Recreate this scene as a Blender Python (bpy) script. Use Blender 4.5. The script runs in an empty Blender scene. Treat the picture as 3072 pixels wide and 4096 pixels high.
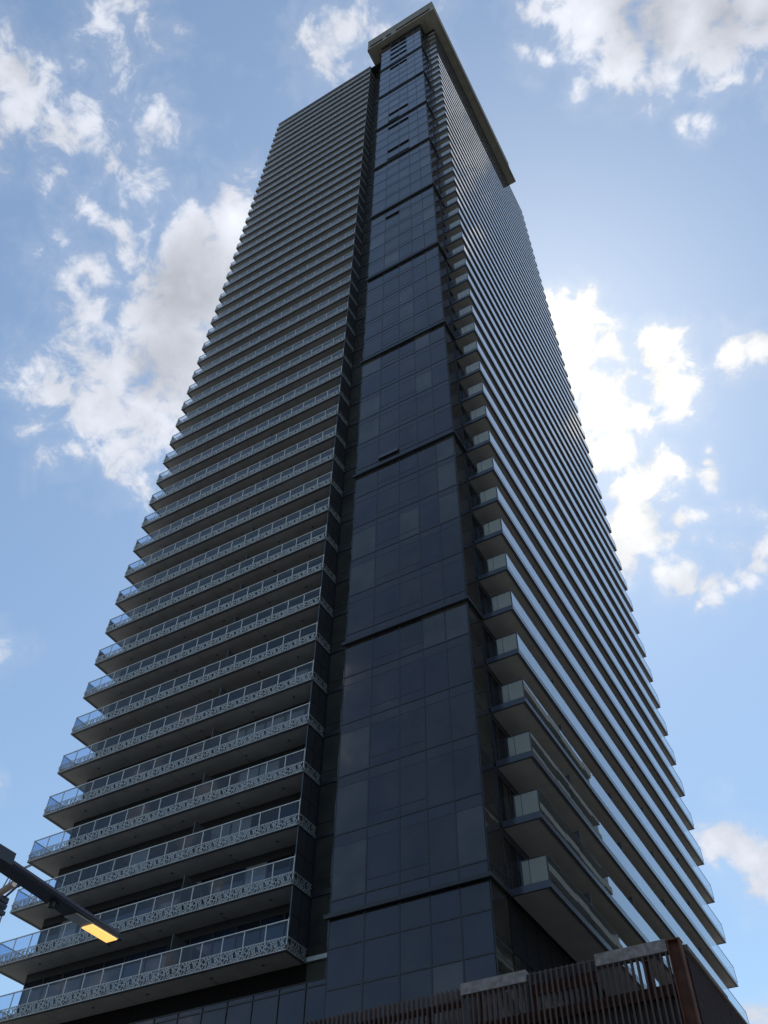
import bpy, math, random
from mathutils import Vector, Matrix
random.seed(7)
sc = bpy.context.scene
col = sc.collection
D2 = math.radians

# ------------------------------------------------------------------ helpers
def tag(o, label=None, cat=None, group=None, kind=None):
    if label: o["label"] = label
    if cat: o["category"] = cat
    if group: o["group"] = group
    if kind: o["kind"] = kind
    return o

def empty(name, loc=(0, 0, 0)):
    o = bpy.data.objects.new(name, None); col.objects.link(o); o.location = loc
    o.empty_display_size = 0.5
    return o

class MB:
    """collects boxes, bars and quads, then links them as one mesh object"""
    def __init__(s): s.v = []; s.f = []; s.m = []
    def box(s, x0, x1, y0, y1, z0, z1, m=0):
        b = len(s.v)
        s.v += [(x0,y0,z0),(x1,y0,z0),(x1,y1,z0),(x0,y1,z0),(x0,y0,z1),(x1,y0,z1),(x1,y1,z1),(x0,y1,z1)]
        s.f += [(b,b+3,b+2,b+1),(b+4,b+5,b+6,b+7),(b,b+1,b+5,b+4),(b+1,b+2,b+6,b+5),(b+2,b+3,b+7,b+6),(b+3,b,b+4,b+7)]
        s.m += [m]*6
        return s
    def quad(s, a, b, c, d, m=0):
        n = len(s.v); s.v += [a,b,c,d]; s.f.append((n,n+1,n+2,n+3)); s.m.append(m); return s
    def bar(s, a, b, w, h=None, m=0, up=(0,0,1)):
        """rectangular bar from a to b"""
        h = h or w
        a = Vector(a); b = Vector(b); d = (b-a)
        if d.length < 1e-6: return s
        d.normalize(); u = Vector(up)
        if abs(d.dot(u)) > .98: u = Vector((0,1,0))
        r = d.cross(u).normalized(); u = r.cross(d).normalized()
        n = len(s.v)
        for p in (a, b):
            for i, j in ((-1,-1),(1,-1),(1,1),(-1,1)):
                s.v.append(tuple(p + r*(i*w/2) + u*(j*h/2)))
        s.f += [(n,n+1,n+2,n+3),(n+7,n+6,n+5,n+4),(n,n+4,n+5,n+1),(n+1,n+5,n+6,n+2),(n+2,n+6,n+7,n+3),(n+3,n+7,n+4,n)]
        s.m += [m]*6
        return s
    def tube(s, a, b, r, r2=None, n=10, m=0):
        r2 = r if r2 is None else r2
        a = Vector(a); b = Vector(b); d = (b-a).normalized()
        u = Vector((0,0,1)) if abs(d.z) < .95 else Vector((1,0,0))
        x = d.cross(u).normalized(); y = x.cross(d)
        k = len(s.v)
        for p, q in ((a, r), (b, r2)):
            for i in range(n):
                t = 2*math.pi*i/n
                s.v.append(tuple(p + x*(q*math.cos(t)) + y*(q*math.sin(t))))
        for i in range(n):
            j = (i+1) % n
            s.f.append((k+i, k+j, k+n+j, k+n+i)); s.m.append(m)
        s.f.append(tuple(k+i for i in reversed(range(n)))); s.m.append(m)
        s.f.append(tuple(k+n+i for i in range(n))); s.m.append(m)
        return s
    def mesh(s, name, mats):
        me = bpy.data.meshes.new(name); me.from_pydata(s.v, [], s.f)
        for mt in (mats if isinstance(mats, (list, tuple)) else [mats]): me.materials.append(mt)
        me.polygons.foreach_set("material_index", s.m)
        me.update(); return me
    def build(s, name, mats, parent=None, loc=(0,0,0)):
        return link(name, s.mesh(name, mats), parent, loc)

def link(name, me, parent=None, loc=(0,0,0)):
    o = bpy.data.objects.new(name, me); col.objects.link(o); o.location = loc
    if parent: o.parent = parent
    return o

# ------------------------------------------------------------------ materials
def newmat(name):
    m = bpy.data.materials.new(name); m.use_nodes = True
    nt = m.node_tree; p = nt.nodes["Principled BSDF"]
    return m, nt, p
def N(nt, t, **kw):
    n = nt.nodes.new(t)
    for k, v in kw.items(): setattr(n, k, v)
    return n
def solid(name, c, rough=.6, metal=0., var=.12, scale=3., bump=0., spec=None, stains=0., streak=None):
    """plain surface with uneven tone; noise in object space"""
    m, nt, p = newmat(name)
    tc = N(nt, 'ShaderNodeTexCoord')
    mp = N(nt, 'ShaderNodeMapping'); nt.links.new(tc.outputs['Object'], mp.inputs[0])
    if streak: mp.inputs['Scale'].default_value = streak
    nz = N(nt, 'ShaderNodeTexNoise'); nz.inputs['Scale'].default_value = scale; nz.inputs['Detail'].default_value = 5
    nt.links.new(mp.outputs[0], nz.inputs['Vector'])
    rmp = N(nt, 'ShaderNodeMapRange'); rmp.inputs[1].default_value = .3; rmp.inputs[2].default_value = .7
    rmp.inputs[3].default_value = 1-var; rmp.inputs[4].default_value = 1+var
    nt.links.new(nz.outputs['Fac'], rmp.inputs[0])
    mx = N(nt, 'ShaderNodeVectorMath', operation='SCALE'); mx.inputs[0].default_value = c[:3]
    nt.links.new(rmp.outputs[0], mx.inputs['Scale'])
    out = mx.outputs[0]
    if stains:
        n2 = N(nt, 'ShaderNodeTexNoise'); n2.inputs['Scale'].default_value = .45; n2.inputs['Detail'].default_value = 7
        n2.inputs['Roughness'].default_value = .65
        nt.links.new(tc.outputs['Object'], n2.inputs['Vector'])
        r2 = N(nt, 'ShaderNodeMapRange'); r2.inputs[1].default_value = .62; r2.inputs[2].default_value = .72
        r2.inputs[3].default_value = 1; r2.inputs[4].default_value = 1-stains
        nt.links.new(n2.outputs['Fac'], r2.inputs[0])
        m2 = N(nt, 'ShaderNodeVectorMath', operation='SCALE'); nt.links.new(out, m2.inputs[0]); nt.links.new(r2.outputs[0], m2.inputs['Scale'])
        out = m2.outputs[0]
    nt.links.new(out, p.inputs['Base Color'])
    p.inputs['Roughness'].default_value = rough; p.inputs['Metallic'].default_value = metal
    if spec is not None: p.inputs['Specular IOR Level'].default_value = spec
    if bump:
        bp = N(nt, 'ShaderNodeBump'); bp.inputs['Strength'].default_value = bump; bp.inputs['Distance'].default_value = .02
        nt.links.new(nz.outputs['Fac'], bp.inputs['Height']); nt.links.new(bp.outputs[0], p.inputs['Normal'])
    return m

def facade_glass(name, c, ior=1.6, rough=.02, var=.35, wob=.0, curtain=None, amount=.0):
    """opaque-looking glazing with a dark room behind; optional pale folds of a curtain"""
    m, nt, p = newmat(name)
    tc = N(nt, 'ShaderNodeTexCoord')
    nz = N(nt, 'ShaderNodeTexNoise'); nz.inputs['Scale'].default_value = .5; nz.inputs['Detail'].default_value = 3
    nt.links.new(tc.outputs['Object'], nz.inputs['Vector'])
    rmp = N(nt, 'ShaderNodeMapRange'); rmp.inputs[1].default_value = .35; rmp.inputs[2].default_value = .65
    rmp.inputs[3].default_value = 1-var; rmp.inputs[4].default_value = 1+var
    nt.links.new(nz.outputs['Fac'], rmp.inputs[0])
    mx = N(nt, 'ShaderNodeVectorMath', operation='SCALE'); mx.inputs[0].default_value = c[:3]
    nt.links.new(rmp.outputs[0], mx.inputs['Scale']); out = mx.outputs[0]
    if curtain:
        wv = N(nt, 'ShaderNodeTexWave', wave_type='BANDS', bands_direction='X'); wv.inputs['Scale'].default_value = 2.2
        wv.inputs['Distortion'].default_value = 1.5; wv.inputs['Detail'].default_value = 2
        nt.links.new(tc.outputs['Object'], wv.inputs['Vector'])
        mc = N(nt, 'ShaderNodeMix', data_type='RGBA')
        mc.inputs[6].default_value = (*[q*.75 for q in curtain], 1); mc.inputs[7].default_value = (*curtain, 1)
        nt.links.new(wv.outputs['Fac'], mc.inputs[0])
        out = mc.outputs[2]
    nt.links.new(out, p.inputs['Base Color'])
    p.inputs['Roughness'].default_value = rough; p.inputs['IOR'].default_value = ior
    p.inputs['Specular Tint'].default_value = (.84,.85,1.0,1)
    if wob:
        n3 = N(nt, 'ShaderNodeTexNoise'); n3.inputs['Scale'].default_value = .8; n3.inputs['Detail'].default_value = 1
        nt.links.new(tc.outputs['Object'], n3.inputs['Vector'])
        bp = N(nt, 'ShaderNodeBump'); bp.inputs['Strength'].default_value = wob; bp.inputs['Distance'].default_value = .05
        nt.links.new(n3.outputs['Fac'], bp.inputs['Height']); nt.links.new(bp.outputs[0], p.inputs['Normal'])
    return m

def clear_glass(name, tint, ior=1.5, body=0., bodycol=(.1,.12,.14), rough=.01):
    """thin sheet of glass: tinted see-through mixed with a mirror reflection by angle"""
    m, nt, p = newmat(name); nt.nodes.remove(p)
    out = nt.nodes['Material Output']
    tr = N(nt, 'ShaderNodeBsdfTransparent'); tr.inputs[0].default_value = (*tint, 1)
    gl = N(nt, 'ShaderNodeBsdfGlossy'); gl.inputs['Roughness'].default_value = rough; gl.inputs[0].default_value = (.95,.98,1,1)
    df = N(nt, 'ShaderNodeBsdfDiffuse'); df.inputs[0].default_value = (*bodycol, 1)
    m1 = N(nt, 'ShaderNodeMixShader'); m1.inputs[0].default_value = body
    nt.links.new(tr.outputs[0], m1.inputs[1]); nt.links.new(df.outputs[0], m1.inputs[2])
    fr = N(nt, 'ShaderNodeFresnel'); fr.inputs[0].default_value = ior
    bf = N(nt, 'ShaderNodeNewGeometry')
    # both faces of the sheet reflect: 2F/(1+F)
    a = N(nt, 'ShaderNodeMath', operation='ADD'); a.inputs[1].default_value = 1; nt.links.new(fr.outputs[0], a.inputs[0])
    b = N(nt, 'ShaderNodeMath', operation='MULTIPLY'); b.inputs[1].default_value = 2; nt.links.new(fr.outputs[0], b.inputs[0])
    c = N(nt, 'ShaderNodeMath', operation='DIVIDE'); nt.links.new(b.outputs[0], c.inputs[0]); nt.links.new(a.outputs[0], c.inputs[1])
    m2 = N(nt, 'ShaderNodeMixShader'); nt.links.new(c.outputs[0], m2.inputs[0])
    nt.links.new(m1.outputs[0], m2.inputs[1]); nt.links.new(gl.outputs[0], m2.inputs[2])
    nt.links.new(m2.outputs[0], out.inputs[0])
    return m
BG = 0.10
SKY_MUL = (1.14, 1.26, 1.25)
SKY_ADD = (0.62, 0.74, 0.95)
SKY_DUST = 0.35
CLOUDS = [(-0.4299, 0.0309, 0.9024, 0.0323, 1.0),
 (-0.4435, 0.0434, 0.8952, 0.0275, 1.0),
 (-0.4258, 0.0694, 0.9022, 0.0281, 1.0),
 (-0.4605, 0.0474, 0.8864, 0.0211, 0.95),
 (-0.4052, 0.0579, 0.9124, 0.0192, 0.8),
 (-0.4228, -0.0107, 0.9062, 0.012, 0.45),
 (-0.4074, -0.0001, 0.9133, 0.0121, 0.45),
 (-0.4526, 0.0809, 0.8881, 0.013, 0.6),
 (-0.4468, 0.1042, 0.8885, 0.0132, 0.6),
 (-0.3302, 0.0399, 0.9431, 0.0282, 0.75),
 (-0.3392, 0.0673, 0.9383, 0.0323, 0.75),
 (-0.3485, 0.103, 0.9316, 0.0333, 0.75),
 (-0.3869, 0.0998, 0.9167, 0.0274, 0.75),
 (-0.3033, 0.0495, 0.9516, 0.0075, 0.65),
 (-0.2925, 0.0532, 0.9548, 0.0076, 0.65),
 (-0.2817, 0.0569, 0.9578, 0.0076, 0.65),
 (-0.2708, 0.0607, 0.9607, 0.0076, 0.65),
 (-0.3102, 0.0218, 0.9504, 0.0102, 0.45),
 (-0.3004, 0.0339, 0.9532, 0.0103, 0.45),
 (-0.2905, 0.0462, 0.9558, 0.0104, 0.45),
 (-0.4124, 0.0796, 0.9075, 0.0195, 0.8),
 (-0.3974, 0.0901, 0.9132, 0.0197, 0.8),
 (-0.4031, 0.111, 0.9084, 0.0189, 0.7),
 (-0.4035, 0.1487, 0.9028, 0.0297, 0.75),
 (-0.446, 0.1486, 0.8826, 0.0159, 0.75),
 (-0.4276, 0.1676, 0.8883, 0.0162, 0.75),
 (-0.4084, 0.1868, 0.8935, 0.0164, 0.75),
 (-0.4322, 0.1879, 0.882, 0.0211, 0.9),
 (-0.4395, 0.2189, 0.8712, 0.0214, 0.9),
 (-0.3785, 0.161, 0.9115, 0.0115, 0.45),
 (-0.3607, 0.1732, 0.9165, 0.0116, 0.45),
 (-0.3996, 0.1669, 0.9014, 0.0139, 0.45),
 (-0.3813, 0.1796, 0.9068, 0.014, 0.45),
 (-0.3842, 0.2137, 0.8982, 0.031, 1.25),
 (-0.3433, 0.2369, 0.9089, 0.0314, 1.25),
 (-0.3989, 0.2616, 0.8789, 0.064, 1.5),
 (-0.3369, 0.2362, 0.9115, 0.0289, 1.4),
 (-0.3531, 0.2614, 0.8983, 0.0293, 1.4),
 (-0.3692, 0.2869, 0.884, 0.0297, 1.4),
 (-0.4437, 0.3143, 0.8392, 0.0498, 1.2),
 (-0.4793, 0.1917, 0.8565, 0.0328, 0.9),
 (-0.4952, 0.2194, 0.8406, 0.038, 1.0),
 (-0.4737, 0.2515, 0.844, 0.0387, 1.0),
 (-0.4614, 0.2799, 0.8419, 0.0613, 1.1),
 (-0.5145, 0.285, 0.8087, 0.0489, 1.1),
 (-0.4792, 0.3364, 0.8107, 0.0502, 1.1),
 (-0.567, 0.2285, 0.7914, 0.0257, 0.9),
 (-0.5541, 0.2502, 0.794, 0.026, 0.9),
 (-0.5566, 0.2631, 0.788, 0.0262, 1.0),
 (-0.543, 0.289, 0.7884, 0.0266, 1.0),
 (-0.5287, 0.3151, 0.7882, 0.027, 1.0),
 (-0.5354, 0.3246, 0.7797, 0.032, 1.05),
 (-0.5279, 0.3563, 0.7709, 0.0323, 1.05),
 (-0.517, 0.3673, 0.7732, 0.0225, 0.9),
 (-0.5229, 0.3844, 0.7608, 0.0226, 0.9),
 (-0.5944, 0.262, 0.7603, 0.0117, 0.55),
 (-0.5853, 0.2703, 0.7644, 0.0118, 0.55),
 (-0.576, 0.2787, 0.7685, 0.0119, 0.55),
 (-0.5926, 0.3009, 0.7472, 0.0181, 0.7),
 (-0.5795, 0.3169, 0.7508, 0.0183, 0.7),
 (-0.6941, 0.4015, 0.5975, 0.0114, 0.62),
 (-0.7248, 0.4785, 0.4958, 0.0083, 0.4),
 (-0.169, 0.1146, 0.9789, 0.0107, 0.4),
 (-0.1538, 0.1236, 0.9803, 0.0107, 0.4),
 (-0.1386, 0.1325, 0.9814, 0.0107, 0.4),
 (-0.1449, 0.1442, 0.9789, 0.0305, 0.8),
 (-0.1018, 0.1612, 0.9817, 0.0303, 0.8),
 (-0.173, 0.1453, 0.9742, 0.0198, 0.75),
 (-0.1519, 0.1653, 0.9745, 0.0199, 0.75),
 (-0.103, 0.1487, 0.9835, 0.0171, 0.6),
 (-0.0824, 0.1605, 0.9836, 0.0171, 0.6),
 (-0.17, 0.1649, 0.9715, 0.0089, 0.5),
 (-0.1608, 0.1704, 0.9722, 0.0089, 0.5),
 (-0.1515, 0.1758, 0.9727, 0.0089, 0.5),
 (0.08, 0.2494, 0.9651, 0.0395, 1.4),
 (0.1465, 0.2837, 0.9476, 0.0384, 1.4),
 (0.2094, 0.315, 0.9257, 0.0371, 1.4),
 (0.0854, 0.2946, 0.9518, 0.0233, 1.0),
 (0.1171, 0.3214, 0.9397, 0.0231, 1.0),
 (0.1667, 0.3189, 0.933, 0.0324, 1.05),
 (0.2031, 0.3365, 0.9195, 0.0317, 1.05),
 (0.0377, 0.296, 0.9544, 0.0159, 1.0),
 (0.0062, 0.259, 0.9659, 0.0109, 0.75),
 (0.0181, 0.261, 0.9652, 0.0108, 0.75),
 (0.0184, 0.2209, 0.9751, 0.0127, 0.75),
 (0.0319, 0.2282, 0.9731, 0.0126, 0.75),
 (0.0453, 0.2353, 0.9709, 0.0126, 0.75),
 (0.1352, 0.3559, 0.9247, 0.0126, 0.85),
 (0.1521, 0.359, 0.9208, 0.0125, 0.85),
 (0.1687, 0.362, 0.9168, 0.0124, 0.85),
 (0.185, 0.3648, 0.9125, 0.0122, 0.85),
 (0.0532, 0.2439, 0.9683, 0.0168, 1.15),
 (0.0732, 0.2545, 0.9643, 0.0167, 1.15),
 (0.1113, 0.3733, 0.921, 0.0095, 1.0),
 (0.1196, 0.3786, 0.9178, 0.0095, 1.0),
 (0.1279, 0.3838, 0.9145, 0.0094, 1.0),
 (-0.0713, 0.5058, 0.8597, 0.0322, 1.2),
 (-0.0804, 0.5385, 0.8387, 0.0324, 1.2),
 (-0.07, 0.5515, 0.8313, 0.0323, 1.05),
 (-0.072, 0.5803, 0.8112, 0.0323, 1.05),
 (-0.1114, 0.5987, 0.7932, 0.0227, 1.1),
 (-0.0826, 0.6104, 0.7878, 0.0225, 1.1),
 (-0.0783, 0.4663, 0.8811, 0.0138, 0.95),
 (-0.0623, 0.4738, 0.8784, 0.0137, 0.95),
 (-0.0463, 0.4811, 0.8754, 0.0137, 0.95),
 (-0.03, 0.5327, 0.8458, 0.0202, 1.05),
 (0.0111, 0.5492, 0.8356, 0.0251, 1.15),
 (0.0033, 0.5906, 0.807, 0.024, 1.2),
 (0.024, 0.5693, 0.8218, 0.019, 0.85),
 (0.0145, 0.5885, 0.8083, 0.0191, 0.85),
 (-0.0617, 0.6555, 0.7526, 0.0246, 1.2),
 (-0.0789, 0.6755, 0.7331, 0.0247, 1.2),
 (-0.0917, 0.6939, 0.7142, 0.0319, 0.95),
 (-0.0528, 0.6504, 0.7578, 0.0172, 1.0),
 (-0.0303, 0.6434, 0.7649, 0.017, 1.0),
 (-0.0705, 0.696, 0.7146, 0.0069, 0.85),
 (-0.0537, 0.7022, 0.71, 0.0068, 0.85),
 (-0.0371, 0.7081, 0.7052, 0.0067, 0.85),
 (-0.0207, 0.7137, 0.7002, 0.0067, 0.85),
 (0.0123, 0.6393, 0.7689, 0.0067, 0.85),
 (0.0093, 0.6499, 0.76, 0.0067, 0.85),
 (0.0062, 0.6604, 0.7509, 0.0067, 0.85),
 (0.0031, 0.6707, 0.7417, 0.0067, 0.85),
 (0.0046, 0.6657, 0.7462, 0.0105, 0.85),
 (0.0004, 0.6734, 0.7393, 0.0105, 0.85),
 (-0.0209, 0.6375, 0.7702, 0.0121, 0.75),
 (-0.0706, 0.7216, 0.6887, 0.0165, 1.25),
 (-0.0568, 0.728, 0.6832, 0.0164, 1.25),
 (-0.0313, 0.7486, 0.6623, 0.0132, 1.2),
 (-0.0126, 0.7476, 0.664, 0.0131, 1.2),
 (0.0058, 0.7463, 0.6655, 0.013, 1.2),
 (-0.0552, 0.7506, 0.6585, 0.0076, 0.85),
 (-0.0456, 0.7485, 0.6616, 0.0076, 0.85),
 (-0.036, 0.7464, 0.6646, 0.0076, 0.85),
 (0.0079, 0.7166, 0.6974, 0.0187, 0.9),
 (0.0309, 0.7193, 0.694, 0.0185, 0.9),
 (-0.0393, 0.6927, 0.7202, 0.0097, 0.9),
 (-0.0262, 0.6939, 0.7196, 0.0096, 0.9),
 (-0.0131, 0.6951, 0.7188, 0.0096, 0.9),
 (0.0056, 0.6957, 0.7183, 0.0085, 0.75),
 (0.0137, 0.698, 0.716, 0.0085, 0.75),
 (0.0258, 0.7356, 0.6769, 0.0115, 0.75),
 (0.0824, 0.5855, 0.8065, 0.0147, 1.1),
 (0.1011, 0.59, 0.801, 0.0145, 1.1),
 (0.0824, 0.5603, 0.8242, 0.0092, 0.4),
 (0.0968, 0.5653, 0.8192, 0.0091, 0.4),
 (-0.1201, 0.879, 0.4614, 0.0301, 1.3),
 (-0.0973, 0.8918, 0.4418, 0.0293, 1.3),
 (-0.1315, 0.866, 0.4824, 0.0097, 1.05),
 (-0.1224, 0.8701, 0.4774, 0.0097, 1.05),
 (-0.1133, 0.8741, 0.4724, 0.0096, 1.05),
 (-0.0927, 0.8945, 0.4373, 0.0302, 1.2),
 (-0.1488, 0.9311, 0.3331, 0.0117, 1.15),
 (-0.1297, 0.9372, 0.3238, 0.0115, 1.15)]
GREYS = [(-0.4091, 0.2598, 0.8747, 0.054, 1.3),
 (-0.4514, 0.3086, 0.8372, 0.0524, 0.9),
 (-0.3626, 0.2766, 0.8899, 0.0295, 0.9),
 (-0.3807, 0.3054, 0.8728, 0.0299, 0.9),
 (0.1182, 0.2735, 0.9546, 0.0369, 1.0),
 (0.1715, 0.3004, 0.9383, 0.036, 1.0),
 (0.1723, 0.3133, 0.9339, 0.0362, 0.8),
 (0.2026, 0.3281, 0.9227, 0.0355, 0.8),
 (-0.4249, 0.0155, 0.9051, 0.0247, 0.4),
 (-0.1071, 0.8839, 0.4552, 0.0234, 0.35),
 (-0.522, 0.3065, 0.796, 0.0268, 0.5)]
M_soffit = solid('painted_concrete_soffit', (.37,.365,.35), .8, var=.10, scale=1.2, stains=.45)
M_edge = solid('dark_slab_edge', (.10,.105,.12), .55, var=.12, scale=2)
M_white = solid('white_painted_aluminium', (.66,.70,.70), .45, var=.08, scale=4)
M_lat = solid('pale_lattice_aluminium', (.50,.53,.53), .5, var=.18, scale=3)
M_dark = solid('dark_anodised_frame', (.025,.028,.035), .4, var=.1, scale=3)
M_fasc = solid('charcoal_metal_fascia', (.075,.085,.11), .35, metal=.2, var=.08, scale=1.5)
M_fascr = solid('glossy_charcoal_fascia', (.045,.052,.07), .14, var=.08, scale=1.5); M_fascr.node_tree.nodes['Principled BSDF'].inputs['IOR'].default_value = 1.6
M_screen = solid('black_privacy_panel', (.07,.071,.074), .5, var=.15, scale=2)
M_louv = solid('black_louvre_band', (.012,.012,.014), .8, var=.2, scale=4, spec=.1)
M_canopy = solid('warm_grey_canopy_cladding', (.24,.235,.205), .75, var=.14, scale=.8)
M_coping = solid('pale_canopy_edge', (.42,.42,.38), .6, var=.06, scale=.8)
M_roof = solid('grey_roof_membrane', (.25,.25,.25), .9)
M_spand = facade_glass('spandrel_glass', (.032,.031,.029), 1.62, .04, .12, .02)
M_gl = [facade_glass('vision_glass_dark', (.030,.027,.023), 1.62, .015, .35, .04),
        facade_glass('vision_glass_blue', (.024,.023,.026), 1.62, .015, .3, .04),
        facade_glass('vision_glass_green_grey', (.054,.055,.047), 1.62, .015, .3, .04)]
M_wgl = [facade_glass('window_wall_dark', (.010,.013,.020), 1.5, .02, .4, .03),
         facade_glass('window_wall_blue', (.014,.026,.055), 1.5, .02, .3, .03),
         facade_glass('window_wall_curtain', (.1,.1,.1), 1.5, .03, .1, .0, curtain=(.30,.31,.32)),
         facade_glass('window_wall_brown', (.035,.026,.022), 1.5, .05, .3, .0)]
M_rgl_left = clear_glass('railing_glass_left', (.60,.72,.88), 1.30, .03, (.16,.19,.25))
M_rgl_right = clear_glass('railing_glass_right', (.42,.50,.56), 1.75, .14, (.17,.20,.24))
M_rgl_side = clear_glass('railing_glass_side', (.92,.93,.90), 1.22, .01, (.17,.18,.19))
M_frost = solid('frosted_divider_panel', (.42,.42,.40), .6, var=.1, scale=1.0)

X0, X1 = -7.38, 0.0                 # glazed core, front plane y = 0
Z0, FH, NF = 18.80, 3.0, 50
XB, YF, YW = -10.5, 1.42, 3.0       # left wing: balcony corner, balcony front, window wall
XL, XLW = -29.9, -28.75             # left wing: balcony end, wall corner
XR, YR, YRE = 1.86, 1.65, 38.1      # right wing: balcony front, near end, far end

tower = empty('residential_tower', (-8, 10, 0))
tag(tower, 'tall dark residential tower with stacked balconies on two faces beside a glass corner strip', 'tower')
T = tower.location.copy()
def part(mb, name, mats, parent=None):
    """part given in world coordinates"""
    o = mb.build(name, mats, parent or tower)
    o.location = -T if parent is None else (0,0,0)
    return o

# ---- glazed corner strip ------------------------------------------------
MX = [-7.38, -5.66, -4.02, -2.64, -1.32, 0.0]
fr = MB()
ztop = 169.95
for i, x in enumerate(MX):
    w = .035
    fr.box(x-w if i else x, x+w if i < 5 else x, -.022, .03, 0, ztop)
LOW = [18.79, 17.6, 16.0, 13.6, 11.2, 8.8, 6.4, 4.0, .2]       # lines below the first ledge
for z in LOW[1:]: fr.box(X0, X1, -.028, .02, z-.03, z+.03)
for j in range(0, NF):
    z = 19.6 + 3*j
    fr.box(X0, X1, -.030, .02, z-.045, z+.03)          # sill line
    zt = 22.02 + 3*j
    if zt < ztop: fr.box(X0, X1, -.015, .02, zt-.02, zt+.02)
    fr.box(MX[1]+.035, MX[3]-.035, -.018, .02, z+.50, z+.545)
# side return of the strip
fr.box(-.02, .024, -.022, .05, 0, ztop)
for j in range(-6, NF):
    z = 19.6 + 3*j
    fr.box(-.01, .018, .05, YR, z-.035, z+.02); fr.box(-.01, .014, .05, YR, z+2.4, z+2.44)
curtain = part(fr, 'curtain_wall', M_dark)
for k in range(-1, 11):
    z = 18.80 + 15*k
    if z > 169: break
    led = MB()
    led.box(X0-.16, X1+.16, -.20, -.031, z, z+.17)
    led.box(X1+.025, X1+.16, -.031, YR + (0 if k else 30), z, z+.17)
    part(led, 'ledge', M_dark, curtain)
# body behind the glass
bd = MB()
bd.box(X0, -.0, .0, YW+.1, 0, ztop); part(bd, 'core_backing', M_louv).location = -T + Vector((0, .06, 0))
# panes
def pane_mesh(w, h, mt):
    mb = MB(); mb.quad((0,0,0),(w,0,0),(w,0,h),(0,0,h)); return mb.mesh('pane', mt)
rest = MB(); cache = {}
rnd = random.Random(3)
OPEN = {(36,1),(36,2),(35,1),(34,1),(34,2),(31,1),(31,2),(30,1),(30,2),(46,1),(46,2),(47,1),(47,2),(48,1),(48,2),(49,1),(49,2),(44,1),(44,2),(10,1),(24,1)}
for za, zb in zip(LOW[1:], LOW[:-1]):
    for i in range(5):
        t = rnd.uniform(-.003,.003)
        rest.quad((MX[i]+.036,-.008-t,za+.03),(MX[i+1]-.036,-.008+t,za+.03),(MX[i+1]-.036,-.008+t,zb-.03),(MX[i]+.036,-.008-t,zb-.03), m=rnd.choice([0,0,2,1]))
for j in range(0, NF):
    for i in range(5):
        x0, x1 = MX[i], MX[i+1]
        z = 19.6 + 3*j
        mi = rnd.choices([0,1,2],[6,3,1.3])[0]
        if i in (0,4) and j < 12: mi = rnd.choices([0,1,2],[2,1,4])[0]  # more pale panes low in the end columns, interior light put into glass colour
        zb = z + (.52 if (j,i) in OPEN else 0)
        h = min(z+2.42, ztop) - zb
        tx, tz = rnd.uniform(-.004,.004), rnd.uniform(-.004,.004)
        def corners(xa, xb, za, zb_):
            cx, cz = (xa+xb)/2, (za+zb_)/2
            return [(x, -.008 + (x-cx)*tx + (zz-cz)*tz*.6, zz) for x, zz in ((xa,za),(xb,za),(xb,zb_),(xa,zb_))]
        if 0 <= j < 20:
            mb = MB(); mb.quad(*corners(x0+.036, x1-.036, zb+.03, z+2.40 if z+2.40<ztop else ztop-.02))
            part(mb, 'window', M_gl[mi], curtain)
        else:
            rest.quad(*corners(x0+.036, x1-.036, zb+.03, z+2.40 if z+2.40<ztop else ztop-.02), m=mi)
r = part(rest, 'window', M_gl, curtain); tag(r, kind='stuff')
for j in range(0, NF+1):
    sp = MB(); z = 22.04 + 3*(j-1); z1 = z+.52 if z+.52 < 169 else ztop-.02
    if z1 < z+.1: continue
    for i in range(5):
        t = rnd.uniform(-.003,.003)
        sp.quad((MX[i]+.036,-.007-t,z),(MX[i+1]-.036,-.007+t,z),(MX[i+1]-.036,-.007+t,z1),(MX[i]+.036,-.007-t,z1))
    part(sp, 'spandrel', M_spand, curtain)
sd = MB()
for j in range(-6, NF):
    z = 19.62 + 3*j
    t = rnd.uniform(-.004,.004)
    sd.quad((.008-t,.05,z),(.008+t,YR,z),(.008+t,YR,z+2.38),(.008-t,.05,z+2.38), m=rnd.choice([0,0,1]))
    sd.quad((.008,.05,z+2.43),(.008,YR,z+2.43),(.008,YR,z+2.95),(.008,.05,z+2.95), m=0)
part(sd, 'side_glazing', [M_gl[0], M_gl[1]], curtain)
for (j, i) in sorted(OPEN):
    z = 19.6 + 3*j + .51
    mb = MB(); x0, x1 = MX[i]+.04, MX[i+1]-.04
    a = math.radians(14); h = .50
    mb.box(x0, x1, -.02, .015, -h, 0); 
    mb.box(x0+.05, x1-.05, -.026, -.0201, -h+.05, -.05, m=1)
    o = mb.build('open_window', [M_dark, M_screen], curtain)
    o.location = (0, -.02, z); o.rotation_euler = (-a, 0, 0)

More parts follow.
